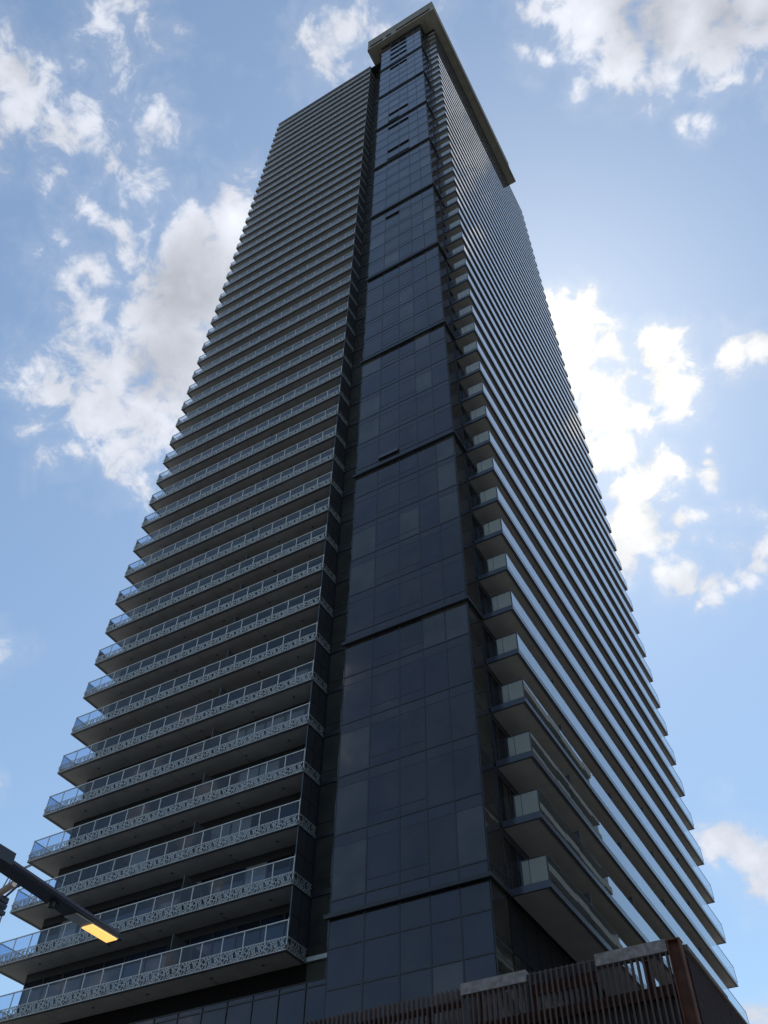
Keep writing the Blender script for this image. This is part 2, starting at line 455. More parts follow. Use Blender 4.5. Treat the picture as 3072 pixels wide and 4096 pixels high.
# ---- left wing -----------------------------------------------------------
zr = Z0 + FH*NF                      # underside of roof slab
ww = MB(); wg = MB()
def window_wall(xa, xb, y, zlo, zhi, axis, step, weights, rng):
    """glazed wall between slabs; axis 'x' faces -Y, axis 'y' faces +X / -X"""
    n = max(1, round((xb-xa)/step)); s = (xb-xa)/n
    return [xa + s*i for i in range(n+1)]
rl = random.Random(11)
us = window_wall(XLW, XB, YW, 0, 0, 'x', 1.4, None, None)
for k in range(NF):
    zl, zh = Z0+FH*k+.2, Z0+FH*(k+1)
    cur = 2 if rl.random() < .36 else None; split = rl.choice([2, 3, 4, 5])
    for i in range(len(us)-1):
        a, b = us[i], us[i+1]
        mi = rl.choices([0,1,2],[5,4,.7])[0]
        if cur and i >= len(us)-1-split: mi = 2
        t = rl.uniform(-.004,.004)
        wg.quad((a+.04,YW-t,zl+.03),(b-.04,YW+t,zl+.03),(b-.04,YW+t,zl+2.35),(a+.04,YW-t,zl+2.35), m=mi)
        ww.box(a-.035, a+.035, YW-.05, YW+.06, zl, zh)
    ww.box(XLW, XB, YW-.045, YW+.06, zl+2.35, zh-.001)
    ww.box(XLW, XB, YW-.045, YW+.06, zl, zl+.03)
    # side wall of the wing (faces -X)
    for i in range(5):
        a = YW + 3.2*i; b = a+3.2
        wg.quad((XLW,b,zl),(XLW,a+.04,zl),(XLW,a+.04,zl+2.35),(XLW,b,zl+2.35), m=rl.choice([0,0,1]))
        ww.box(XLW-.04, XLW+.06, a-.04, a+.04, zl, zh)
# recessed strip between the balconies and the glazed corner
for k in range(-6, NF):
    zl = Z0+FH*k
    t = rl.uniform(-.004,.004)
    wg.quad((XB+.06,YW-t,zl+.8),(X0,YW+t,zl+.8),(X0,YW+t,zl+FH-.05),(XB+.06,YW-t,zl+FH-.05), m=4)
    wg.quad((XB+.06,YW,zl+.22),(X0,YW,zl+.22),(X0,YW,zl+.76),(XB+.06,YW,zl+.76), m=4)
    ww.box(XB+.05, X0, YW-.05, YW+.02, zl-.05, zl+.2); ww.box(XB+.05, X0, YW-.02, YW+.02, zl+.76, zl+.8)
ww.box(XB-.03, XB+.05, YW-.06, YW+.05, Z0, zr)
ww.box(X0-.10, X0-.01, .6, YW-.06, 0, zr+.5)
lw = part(ww, 'left_wing_wall', M_dark)
part(wg, 'glazing', M_wgl + [M_gl[2]], lw)
body = MB(); body.box(XLW+.02, X0, YW+.07, 24, 0, zr+.1); part(body, 'left_wing_core', M_louv)
# podium storeys below the first balcony
pg = MB(); pf = MB()
px = [X0 - 1.41*i for i in range(0, 17)]
for zt, zb in ((17.55, 14.4), (14.3, 11.2), (11.1, 8), (7.9, 4.8), (4.7, .1)):
    for a, b in zip(px[1:], px[:-1]):
        t = rl.uniform(-.003,.003)
        pg.quad((a+.04,YW-.30-t,zb),(b-.04,YW-.30+t,zb),(b-.04,YW-.30+t,zt),(a+.04,YW-.30-t,zt), m=rl.choices([0,1,2],[3,2,2])[0])
for a, b in zip(px[1:], px[:-1]):
    pg.quad((a+.04,YW-.30,17.60),(b-.04,YW-.30,17.60),(b-.04,YW-.30,17.80),(a+.04,YW-.30,17.80), m=0)
for a in px: pf.box(a-.03, a+.03, YW-.34, YW-.25, 0, 17.82)
for z in (17.55, 14.3, 11.1, 7.9, 4.7): pf.box(px[-1], X0, YW-.33, YW-.26, z, z+.06)
pf.box(px[-1], X0, YW-.33, YW+.05, 17.80, 17.84)
pw = part(pf, 'podium_wall', M_dark); part(pg, 'podium_glazing', M_gl, pw)
st = MB(); st.box(XB, X0-.11, YW-.06, YW+.06, Z0+.02, Z0+.22); part(st, 'slab_ledge', M_white)

# balcony of the left wing, built once at Z = 0 (underside of its slab)
def slab_left():
    m = MB()
    m.box(XL+.05, XB-.05, YF+.05, YW-.001, .0, .20)
    m.box(XL+.05, XLW, YW-.001, 14.0, .0, .20)
    for x in (-27.2, -22.4, -19.0, -15.2, -12.3):
        m.tube((x, 2.25, -.035), (x, 2.25, .001), .07, .07, 10, m=1)
    for i in range(1, 4): m.box(XL+19.4*i/4-.012, XL+19.4*i/4+.012, YF+.2, YW-.02, -.004, -.0005, m=1)
    return m.mesh('balcony', [M_soffit, M_edge])
def edge_left():
    m = MB()
    m.box(XL, XB, YF, YF+.05, -.02, .21); m.box(XL, XL+.05, YF+.05, 14.0, -.02, .21); m.box(XB-.05, XB, YF+.05, YW-.001, -.02, .21)
    # drip strip under the rim
    m.box(XL+.05, XB-.05, YF+.05, YF+.17, -.015, -.001); m.box(XL+.05, XL+.17, YF+.17, 14, -.015, -.001); m.box(XB-.17, XB-.05, YF+.17, YW-.01, -.015, -.001)
    return m.mesh('slab_edge', M_edge)
NP = 16; PW = (XB-XL)/NP
def lattice(m, p0, du, n, pw, z0, z1, off, seed):
    """open triangulated fretwork along a face; du = unit direction, off = outward offset vector"""
    p0 = Vector(p0); du = Vector(du); off = Vector(off); nrm = off.normalized()
    H = z1-z0; rg = random.Random(seed); cols = 7
    pts = {}
    for c in range(cols):
        for r_ in range(4):
            u = (c + (0 if r_ in (0,3) else rg.uniform(-.30,.30)) + (.5 if r_ % 2 else 0))/cols
            z = z0 + H*(r_/3 + (0 if r_ in (0,3) else rg.uniform(-.09,.09)))
            pts[c, r_] = (u, z)
    E_ = []
    for c in range(cols):
        for r_ in range(4):
            g = lambda cc, rr: (pts[cc % cols, rr][0] + (cc//cols), pts[cc % cols, rr][1])
            if r_ < 3:
                E_.append((g(c,r_), g(c,r_+1)))
                if rg.random() < .62: E_.append((g(c+1,r_), g(c,r_+1)) if r_ % 2 == 0 else (g(c,r_), g(c+1,r_+1)))
            if 0 < r_ < 3 and rg.random() < .8: E_.append((g(c,r_), g(c+1,r_)))
    for i in range(n):
        for (ua, za), (ub, zb) in E_:
            if (i + max(ua, ub)) > n: continue
            a = p0 + du*((i+ua)*pw) + off; b = p0 + du*((i+ub)*pw) + off
            a.z = za; b.z = zb
            m.bar(a, b, .016, rg.uniform(.03,.055) if i == 0 else .040, up=nrm.cross((b-a).normalized()))
    q = p0 + du*(n*pw)
    for z in (z0, z1):
        a = p0+off; b = q+off; a.z = b.z = z; m.bar(a, b, .02, .04)
def lattice_left():
    m = MB()
    lattice(m, (XL, YF, 0), (1,0,0), NP, PW, .0, .56, (0,-.03,0), 5)
    lattice(m, (XB, YF, 0), (0,1,0), 1, YW-YF, .0, .56, (.03,0,0), 8)
    lattice(m, (XL, YF, 0), (0,1,0), 10, PW, .0, .56, (-.03,0,0), 9)
    return m.mesh('lattice_panel', M_lat)
def rail_left():
    m = MB()
    for i in range(NP+1):
        x = XL+.02 + (XB-XL-.04)*i/NP
        m.box(x-.022, x+.022, YF-.012, YF+.03, .21, 1.30)
    m.box(XL-.02, XB+.03, YF-.03, YF+.03, 1.29, 1.335)
    for i in range(1, 11):
        y = YF + PW*i; m.box(XL-.012, XL+.03, y-.02, y+.02, .21, 1.30)
    m.box(XL-.02, XL+.035, YF+.03, YF+PW*10.3, 1.29, 1.335)
    m.box(XB+.0, XB+.03, YF-.05, YF+.0, .5, 1.40)
    return m.mesh('handrail', M_white)
def glass_left():
    m = MB()
    for i in range(NP):
        x = XL + PW*i; m.quad((x+.045,YF+.01,.22),(x+PW-.045,YF+.01,.22),(x+PW-.045,YF+.01,1.285),(x+.045,YF+.01,1.285))
    for i in range(10):
        y = YF + PW*i; m.quad((XL+.01,y+PW-.03,.22),(XL+.01,y+.03,.22),(XL+.01,y+.03,1.285),(XL+.01,y+PW-.03,1.285))
    return m.mesh('glass_railing', M_rgl_left)
def screen_left():
    m = MB()
    m.box(XB-.03, XB-.01, YF+.10, YW-.06, .22, 2.96)
    for y in (YF+.08, (YF+YW)/2, YW-.09): m.box(XB-.05, XB+.01, y-.02, y+.02, .21, 2.98, m=1)
    for z in (.25, 1.62, 2.94): m.box(XB-.045, XB+.005, YF+.10, YW-.11, z-.02, z+.02, m=1)
    m.box(XB-.052, XB+.012, YF+.045, YF+.0599, .21, 2.98, m=2)
    return m.mesh('privacy_screen', [M_screen, M_dark, M_fasc])
def divider_left():
    m = MB(); x = -17.38
    m.box(x-.02, x+.02, YF+.12, YW-.06, .21, 2.10)
    m.box(x-.03, x+.03, YF+.08, YF+.12, .21, 2.14); m.box(x-.03, x+.03, YF+.12, YW-.06, 2.10, 2.14)
    return m.mesh('divider', M_screen)
SL, EL, LL, RL, GL, PL, DL = slab_left(), edge_left(), lattice_left(), rail_left(), glass_left(), screen_left(), divider_left()
for k in range(NF):
    b = link('balcony', SL, tower, (-T.x, -T.y, Z0+FH*k-T.z))
    for nm, me in (('slab_edge', EL), ('lattice_panel', LL), ('handrail', RL), ('glass_railing', GL), ('privacy_screen', PL), ('divider', DL)):
        link(nm, me, b)
# roof of the left wing
m = MB(); m.box(XL, XB, YF, 22, zr, zr+.62); m.box(XB, X0, YW-.05, 22, zr-.25, zr+.35)
part(m, 'roof_parapet', M_fasc)
m = MB(); m.box(XL+.06, XB-.06, YF+.06, 21.9, zr-.02, zr+.0); part(m, 'roof_soffit', M_soffit)

# ---- right wing ----------------------------------------------------------
rw = MB(); rg_ = MB(); rr = random.Random(21)
vs = [YR + (37.6-YR)*i/26 for i in range(27)]
for k in range(NF):
    zl, zh = Z0+FH*k+.2, Z0+FH*(k+1)
    for i in range(26):
        a, b = vs[i], vs[i+1]
        t = rr.uniform(-.004,.004)
        rg_.quad((-.0-t,a+.04,zl+.03),(t,b-.04,zl+.03),(t,b-.04,zl+2.45),(-t,a+.04,zl+2.45), m=rr.choices([0,1,3,2],[5,2,3,.6])[0])
        rw.box(-.06, .05, a-.035, a+.035, zl, zh-.002)
    rw.box(-.06, .045, YR, 37.6, zl+2.45, zh-.002)
    # slim door handles and posts near the corner
    rw.box(.05, .08, YR+.55, YR+.60, zl, zl+2.4, m=1); rw.box(.06, .10, YR+1.4, YR+1.43, zl+.9, zl+1.5, m=1)
rwo = part(rw, 'right_wing_wall', [M_dark, M_wgl[3]]); part(rg_, 'glazing', M_wgl, rwo)
m = MB(); m.box(-16, -.07, YW+.2, 37.6, 0, 168.8); part(m, 'right_wing_core', M_louv)
# wall below the first right balcony
m = MB(); mg = MB()
for i in range(26):
    a, b = vs[i], vs[i+1]
    for zb, zt in ((14.2, 16.6), (11.0, 14.0), (7.8, 10.8), (4.6, 7.6), (.1, 4.4)):
        t = rr.uniform(-.004,.004)
        mg.quad((-t,a+.03,zb),(t,b-.03,zb),(t,b-.03,zt),(-t,a+.03,zt), m=rr.choice([0,0,1]))
    m.box(-.05, .03, a-.03, a+.03, 0, 18.8)
m.box(-.06, .02, YR, 37.6, 16.65, 18.79)
pr = part(m, 'podium_wall', M_louv); part(mg, 'podium_glazing', [M_gl[0], M_gl[1]], pr)

YD = [6.95, 14.25, 21.5, 28.8]
def slab_right():
    m = MB(); m.box(.06, XR-.05, YR+.05, YRE-.05, 0, .20); return m.mesh('balcony', M_soffit)
def fascia_right():
    m = MB()
    m.box(XR-.05, XR, YR, YRE, -.03, .27); m.box(.06, XR-.05, YR, YR+.05, -.03, .27); m.box(.06, XR-.05, YRE-.05, YRE, -.03, .27)
    m.box(XR-.17, XR-.05, YR+.05, YRE-.05, -.02, -.001, m=1); m.box(.06, XR-.17, YR+.05, YR+.13, -.02, -.001, m=1)
    return m.mesh('fascia', [M_fascr, M_edge])
def glass_right():
    m = MB(); n = 24; s = (YRE-YR)/n; q = random.Random(4)
    for i in range(n):
        a = YR + s*i; t = q.uniform(-.0012,.0012)
        m.quad((XR+.006-t,a+.004,.26),(XR+.006+t,a+s-.004,.26),(XR+.006+t,a+s-.004,1.30),(XR+.006-t,a+.004,1.30))
    for a, b in ((.08,.62),(.64,1.22),(1.24,XR-.01)):
        m.quad((a,YR-.006,.26),(b,YR-.006,.26),(b,YR-.006,1.30),(a,YR-.006,1.30), m=1)
        m.quad((b,YRE+.006,.26),(a,YRE+.006,.26),(a,YRE+.006,1.30),(b,YRE+.006,1.30), m=1)
    return m.mesh('glass_railing', [M_rgl_right, M_rgl_side])
def rail_right():
    m = MB()
    m.box(XR-.015, XR+.02, YR-.015, YRE+.015, 1.30, 1.325); m.box(.06, XR-.015, YR-.015, YR+.012, 1.30, 1.325); m.box(.06, XR-.015, YRE-.012, YRE+.015, 1.30, 1.325)
    m.box(XR-.012, XR+.018, YR-.018, YR+.010, .27, 1.30); m.box(XR-.012, XR+.018, YRE-.01, YRE+.018, .27, 1.30)
    m.box(.06, .10, YR-.01, YR+.02, .27, 1.30)
    return m.mesh('handrail', M_dark)
def privacy_right():
    m = MB(); m.box(.74, 1.03, YR+.03, YR+.045, .21, 1.285); m.box(1.06, XR-.06, YR+.03, YR+.045, .21, 1.285)
    return m.mesh('frosted_panel', M_frost)
def divider_right():
    m = MB()
    m.box(.05, XR-.12, -.02, .02, .21, 2.02); m.box(XR-.12, XR-.08, -.03, .03, .21, 2.06); m.box(.05, XR-.12, -.03, .03, 2.02, 2.06)
    return m.mesh('divider', M_screen)
SR, FR, GR, RR, PR, DR = slab_right(), fascia_right(), glass_right(), rail_right(), privacy_right(), divider_right()
for k in range(NF):
    b = link('balcony', SR, tower, (-T.x, -T.y, Z0+FH*k-T.z))
    for nm, me in (('fascia', FR), ('handrail', RR), ('glass_railing', GR), ('frosted_panel', PR)): link(nm, me, b)
    for y in YD: link('divider', DR, b, (0, y, 0))
m = MB(); m.box(-16, XR, YR, YRE, 168.8, 169.05); m.box(-16, 1.3, YR+.5, 31.8, 169.05, 169.99)
part(m, 'roof_parapet', M_dark)

# ---- crown ---------------------------------------------------------------
cz = 170.0
m = MB()
m.box(-9.72, 3.12, -.87, 32.5, cz, cz+.42)
crown = part(m, 'canopy', M_canopy)
m = MB()   # pale bright rim
m.box(-9.74, 3.14, -.93, -.871, cz+.02, cz+.34); m.box(3.121, 3.18, -.871, 32.52, cz+.02, cz+.40); m.box(-9.78, -9.721, -.871, 32.5, cz+.02, cz+.34)
part(m, 'canopy_rim', M_coping, crown)
m = MB()   # narrow joints in the soffit
m.box(.86, .92, -.15, 1.5, cz-.012, cz-.001); m.box(-8.27, -8.21, -.1, 3.0, cz-.012, cz-.001); m.box(2.86, 2.90, -.6, 32.2, cz-.012, cz-.001)
part(m, 'soffit_joint', M_dark, crown)
m = MB()
zb, zt = cz+.42, 176.9
xs0, xs1 = -9.95, 2.92
slots = [(-9.5,-6.9), (-6.3,-5.2), (-4.3,2.35)]
m.box(xs0, xs1, -.68, -.45, zb, 171.7); m.box(xs0, xs1, -.68, -.45, 173.4, zt)
ed = [xs0] + [v for s in slots for v in s] + [xs1]
for a, b in zip(ed[::2], ed[1::2]): m.box(a, b, -.68, -.45, 171.7, 173.4)
m.box(xs1-.22, xs1, -.45, 31.2, zb, zt); m.box(xs0, xs0+.22, -.45, 31.2, zb, zt); m.box(xs0+.22, xs1-.22, 31.0, 31.2, zb, zt)
wall = part(m, 'crown_wall', solid('brown_grey_crown_cladding', (.21,.20,.17), .75, var=.15, scale=.6), crown)
m = MB(); m.box(xs0-.05, xs1+.05, -.76, 31.25, zt, zt+.25); m.box(xs0+.3, xs1-.3, .9, 30.9, zb, zt-.01, m=1)
for s in slots:
    x = s[0]+.9
    while x < s[1]-.4: m.box(x, x+.08, -.58, -.50, 171.7, 173.4, m=1); x += 1.1
part(m, 'crown_rim', [M_coping, M_louv], crown)

# ------------------------------------------------------------------ rust screened podium box
M_rust = solid('weathering_steel', (.110,.040,.022), .75, var=.35, scale=2.5, stains=.3, bump=.2)
M_fin = solid('brown_steel_fin', (.085,.048,.036), .6, var=.25, scale=3, streak=(1,1,.25))
M_corr = solid('grey_green_corrugated_sheet', (.13,.14,.128), .6, var=.2, scale=2, streak=(1,1,.15))
M_cop = solid('mottled_pinkish_concrete_coping', (.27,.235,.225), .85, var=.30, scale=7, bump=.25)
M_copd = solid('brown_grey_coping', (.14,.115,.105), .8, var=.2, scale=4)
M_mesh = solid('purple_brown_mesh', (.050,.028,.030), .7, var=.2, scale=6)
px0, px1, py, pz = -16.0, 7.56, -4.0, 13.25
pod = empty('parking_podium', (px1-4, py+6, 0))
tag(pod, 'low parking building clad in rust brown vertical fins with a rust corner post', 'building')
P_ = pod.location.copy()
def ppart(mb, name, mats, parent=None):
    o = mb.build(name, mats, parent or pod); o.location = -P_ if parent is None else (0,0,0); return o
m = MB(); rq = random.Random(5)
x = px1-.52; i = 0
while x > px0:
    m.box(x-.028, x+.028, py-.17, py-.02, .3, pz-.26 if x > .5 and not (2.71 < x < 4.94) else pz-.02); x -= .176
fins = ppart(m, 'fin_screen', M_fin)
m = MB()
m.box(px0, px1-.45, py+.00, py+.16, pz-1.35, pz-1.05)           # beam behind the fins
m.box(px0, .5, py-.01, py+.10, pz-.50, pz-.32)
m.box(2.72, 4.93, py-.01, py+.12, pz-.62, pz-.30)
for z in (9.5, 6.0, 2.5): m.box(px0, px1-.45, py+.0, py+.1, z, z+.25)
for x in [px1-1.2-1.75*i for i in range(12)]: m.box(x-.06, x+.06, py+.02, py+.14, pz-1.05, pz-.30, m=0)
ppart(m, 'beam', M_rust)
m = MB(); x = px0
while x < px1-.6:                                                # corrugated backing
    m.box(x, x+.12, py+.19, py+.24, .1, pz-1.2); m.box(x+.12, x+.22, py+.22, py+.27, .1, pz-1.2); x += .22
ppart(m, 'corrugated_sheet', M_corr)
for a, b in ((.5, 2.71), (4.94, 7.10)):
    m = MB(); m.box(a, b, py-.19, py+.10, pz-.25, pz+.09); ppart(m, 'coping', M_cop)
m = MB(); m.box(2.71, 4.94, py-.05, py-.03, pz-.30, pz-.04); m.box(2.71, 4.94, py-.06, py-.02, pz-.04, pz-.005, m=1)
ppart(m, 'glass_strip', [M_rgl_right, M_fasc])
m = MB()                                                         # corner post, an H section
m.box(px1-.44, px1-.40, py-.20, py+.12, 0, pz+.02); m.box(px1-.40, px1-.10, py-.06, py-.02, 0, pz+.02); m.box(px1-.10, px1-.06, py-.20, py+.12, 0, pz+.02)
m.box(px1-.46, px1-.04, py-.205, py+.14, pz+.02, pz+.05)
ppart(m, 'corner_post', M_rust)
m = MB()                                                         # side screen of fine ribs
y = py+.2
while y < 30:
    m.box(px1-.06, px1-.01, y, y+.035, 0, pz-.2); y += .11
z = 5.0
while z < pz-.3: m.box(px1-.065, px1-.018, py+.14, 30, z, z+.02); z += .14
m.box(px1-.12, px1-.08, py+.14, 30, 0, pz-.3, m=1)
for y in (0.6, 5.4, 10.2, 15): m.box(px1-.06, px1+.0, y, y+.05, 0, pz-.27, m=1)
ppart(m, 'mesh_screen', [M_mesh, M_mesh])
for i in range(8):
    m = MB(); a = py+.16+4.2*i; m.box(px1-.10, px1+(.03 if i % 2 else .06), a, a+4.17, pz-(.14 if i % 2 else .20), pz-.03); ppart(m, 'coping', M_copd)
m = MB(); m.box(px0, px1-.2, py+1.2, 1.2, 9.0, 9.4); m.box(2.3, px1-.2, 1.2, 30, 9.0, 9.4); ppart(m, 'deck', M_roof)

# ------------------------------------------------------------------ street lamp
M_lampb = solid('dark_blue_black_lamp_paint', (.035,.035,.055), .38, var=.12, scale=3)
M_lampg = solid('grey_lamp_plate', (.60,.60,.57), .5, var=.05)
lens, nt, p = newmat('lit_amber_lens')
p.inputs['Base Color'].default_value = (.8,.5,.2,1)
tc = N(nt, 'ShaderNodeTexCoord'); vor = N(nt, 'ShaderNodeTexVoronoi'); vor.inputs['Scale'].default_value = 26; vor.inputs['Randomness'].default_value = .05
nt.links.new(tc.outputs['Object'], vor.inputs['Vector'])
cr = N(nt, 'ShaderNodeValToRGB'); cr.color_ramp.elements[0].color = (1.0,.66,.24,1); cr.color_ramp.elements[1].color = (.85,.36,.05,1); cr.color_ramp.elements[1].position = .75
nt.links.new(vor.outputs['Distance'], cr.inputs[0]); nt.links.new(cr.outputs[0], p.inputs['Emission Color']); p.inputs['Emission Strength'].default_value = 1.5
lamp = empty('street_lamp', (2.30, -27.2, 0))
tag(lamp, 'dark street lamp arm reaching in from the left with its amber light lit', 'street lamp')
L_ = lamp.location.copy()
def lpart(mb, name, mats, parent=None):
    o = mb.build(name, mats, parent or lamp); o.location = -L_ if parent is None else (0,0,0); return o
def loft(sections, n=4):
    """sections: list of (y, x centre, half width bottom, half width top, z bottom, z top)"""
    m = MB(); 
    for (y, xc, wb, wt, zb_, zt_) in sections:
        c = (zt_-zb_)*.35
        m.v += [(xc-wb,y,zb_),(xc+wb,y,zb_),(xc+wt+.02,y,zb_+c),(xc+wt-.02,y,zt_),(xc-wt+.02,y,zt_),(xc-wt-.02,y,zb_+c)]
    k = len(sections)
    for i in range(k-1):
        for j in range(6):
            a = i*6+j; b = i*6+(j+1) % 6
            m.f.append((a, b, b+6, a+6)); m.m.append(0)
    m.f.append((5,4,3,2,1,0)); m.m.append(0); e = (k-1)*6; m.f.append(tuple(e+j for j in range(6))); m.m.append(0)
    return m
X = 2.17
m = MB(); m.tube((2.30,-27.2,0), (2.30,-27.2,8.6), .13, .08, 16); m.tube((2.30,-27.2,0), (2.30,-27.2,.5), .2, .17, 16); lpart(m, 'pole', M_lampb)
m = MB()
for a, b in (((2.30,-27.2,8.45),(2.29,-25.2,8.22)), ((2.29,-25.2,8.22),(2.275,-23.15,8.12))): m.bar(a, b, .16, .14)
lpart(m, 'bracket', M_lampb)
m = loft([(-23.2,2.28,.10,.12,8.02,8.13),(-23.0,2.275,.140,.145,8.01,8.11),(-21.75,2.20,.145,.150,8.0,8.10),(-21.5,2.19,.148,.150,7.995,8.09),(-20.45,2.155,.150,.14,7.99,8.09),(-20.30,2.15,.13,.10,8.0,8.06)])
head = lpart(m, 'lamp_head', M_lampb)
m = MB(); m.box(2.04, 2.28, -21.38, -20.41, 7.972, 7.992); lpart(m, 'lens_frame', M_lampg, head)
m = MB(); m.box(2.05, 2.27, -21.0, -20.43, 7.955, 7.9715); lpart(m, 'lens', lens, head)
m = MB(); m.tube((2.16,-21.78,7.93), (2.16,-21.78,8.01), .05, .07, 14); m.box(2.10, 2.21, -21.80, -21.70, 7.97, 8.01); lpart(m, 'latch', M_dark, head)
m = MB(); m.box(2.09, 2.46, -23.22, -22.90, 7.99, 8.17); lpart(m, 'seam_band', M_dark, head)

# ------------------------------------------------------------------ far crane
M_cr = solid('navy_crane_machinery', (.03,.035,.06), .6); M_crt = solid('tan_crane_drum', (.22,.18,.16), .6); M_crl = solid('grey_crane_lattice', (.22,.24,.28), .6)
crane = empty('tower_crane', (-126.5, 70, 0)); tag(crane, 'small distant construction crane showing past the left balconies beside the lamp arm', 'crane')
K_ = crane.location.copy()
def cpart(mb, name, mats):
    o = mb.build(name, mats, crane); o.location = -K_; return o
m = MB(); cx, cy = -126.2, 70
for k in range(0, 29):
    z = 2.6*k; 
    for a, b in (((-.9,-.9),(.9,-.9)),((.9,-.9),(.9,.9)),((.9,.9),(-.9,.9)),((-.9,.9),(-.9,-.9))):
        m.bar((cx+a[0],cy+a[1],z),(cx+b[0],cy+b[1],z),.12); m.bar((cx+a[0],cy+a[1],z),(cx+b[0],cy+b[1],z+2.6),.12)
for a in (-.9,.9):
    for b in (-.9,.9): m.bar((cx+a,cy+b,0),(cx+a,cy+b,75.4),.2)
cpart(m, 'mast', M_crl)
m = MB(); rz = random.Random(2)
for i in range(16):
    x = cx + rz.uniform(-2.2,1.2); z = 75.2 + rz.uniform(-.6,2.8); s = rz.uniform(.2,.55)
    m.box(x-s, x+s, cy-1-rz.random(), cy+1, z-s*.7, z+s*.7)
m.bar((cx-1,cy,76.5),(cx+3.7,cy,79.35), .3); m.bar((cx+3.6,cy,79.3),(cx+5.8,cy,80.2), .5)
cpart(m, 'machinery', M_cr)
m = MB(); m.tube((cx+.6,cy-1.6,77.5), (cx+4.6,cy-1.6,78.8), .62, .62, 14); cpart(m, 'hoist_drum', M_crt)
m = MB()
m.bar((cx-1,cy,78),(cx+.9,cy,83.6),.18); m.bar((cx,cy,78),(cx+1.8,cy,83.2),.14); m.bar((cx+.3,cy,83.5),(cx+4.5,cy,82.2),.28); m.bar((cx+2.2,cy,79.5),(cx+2.9,cy,82.8),.16)
m.bar((cx+2.9,cy,82.6),(cx+5.6,cy,82.9),.3)
cpart(m, 'gantry', M_crl)
m = MB()
for d in (0, .8, 1.6): m.bar((cx+.6+d*.4,cy,83.4),(cx-18,cy,96+d*3),.07)
cpart(m, 'stay_cable', M_cr)
m = MB()
A = Vector((cx-1.5,cy,77.5)); B = Vector((cx-26,cy,118))
for s in (-.7,.7): m.bar(A+Vector((s,0,s*.4)), B+Vector((s,0,s*.4)), .16)
for k in range(24):
    a = A.lerp(B,k/24); b = A.lerp(B,(k+1)/24); s = .7 if k % 2 else -.7
    m.bar(a+Vector((s,0,s*.4)), b+Vector((-s,0,-s*.4)), .1)
cpart(m, 'jib', M_crl)

# ------------------------------------------------------------------ neighbouring blocks seen only in reflections
M_nb = solid('pale_concrete_block', (.15,.165,.155), .8, var=.12, scale=.2)
M_nb2 = solid('grey_brick_block', (.22,.21,.20), .8, var=.12, scale=.2)
def block(x0, x1, y0, y1, h, mat, label, bal=True):
    e = empty('apartment_block', ((x0+x1)/2, (y0+y1)/2, 0)); tag(e, label, 'building')
    o = -e.location
    m = MB(); m.box(x0, x1, y0, y1, 0, h); m.box(x0-.4, x1+.4, y0-.4, y1+.4, h, h+.8); w = m.build('wall', mat, e); w.location = o
    g = MB(); z = 4
    while z < h-2.5:
        n = int((x1-x0)//4)
        for i in range(n):
            a = x0+ (x1-x0)*(i+.18)/n; b = x0+(x1-x0)*(i+.82)/n
            g.box(a, b, y0-.04, y0-.01, z, z+1.9); g.box(a, b, y1+.01, y1+.04, z, z+1.9)
        n = int((y1-y0)//4)
        for i in range(n):
            a = y0+ (y1-y0)*(i+.18)/n; b = y0+(y1-y0)*(i+.82)/n
            g.box(x0-.04, x0-.01, a, b, z, z+1.9); g.box(x1+.01, x1+.04, a, b, z, z+1.9)
        z += 3.1
    w = g.build('glazing', M_wgl[1], e); w.location = o
    if bal:
        s = MB(); z = 6.6
        while z < h-1: s.box(x0-1.2, x0-.05, y0+3, y1-3, z, z+1.1); s.box(x0+3, x1-3, y1+.05, y1+1.2, z, z+1.1); z += 3.1
        w = s.build('balcony_band', M_nb, e); w.location = o
block(30, 56, 62, 112, 96, M_nb, 'pale concrete apartment block far beyond the right side of the tower')
block(-46, -6, -112, -88, 52, M_nb2, 'grey block unseen behind the camera, added to darken the tower soffits')  # unseen block added behind the camera to darken soffits and fill reflections
block(14, 50, -100, -74, 40, M_nb, 'pale low block unseen behind the camera, added for reflections and darkening')  # second unseen block, added for reflections and to cut bounced light

# ------------------------------------------------------------------ ground
g = solid('city_ground', (.17,.155,.13), .9, var=.2, scale=.08)
m = MB(); m.quad((-3000,-3000,0),(3000,-3000,0),(3000,3000,0),(-3000,3000,0)); tag(m.build('ground', g), kind='structure')
m = MB(); m.quad((-300,-36,.004),(300,-36,.004),(300,-22,.004),(-300,-22,.004)); tag(m.build('road', solid('asphalt', (.05,.05,.052), .9, var=.2, scale=1.5)), kind='structure')
m = MB(); m.box(-60, 40, -22, -5, 0, .13); m.box(-60, 40, -42, -36, 0, .13); tag(m.build('pavement', solid('paving', (.20,.195,.185), .85, var=.15, scale=1)), kind='structure')
m = MB()
for i in range(-12, 12): m.quad((i*9.0,-29.08,.009),(i*9.0+3,-29.08,.009),(i*9.0+3,-28.93,.009),(i*9.0,-28.93,.009))
tag(m.build('road_marking', solid('road_paint', (.7,.7,.68), .7)), kind='structure')
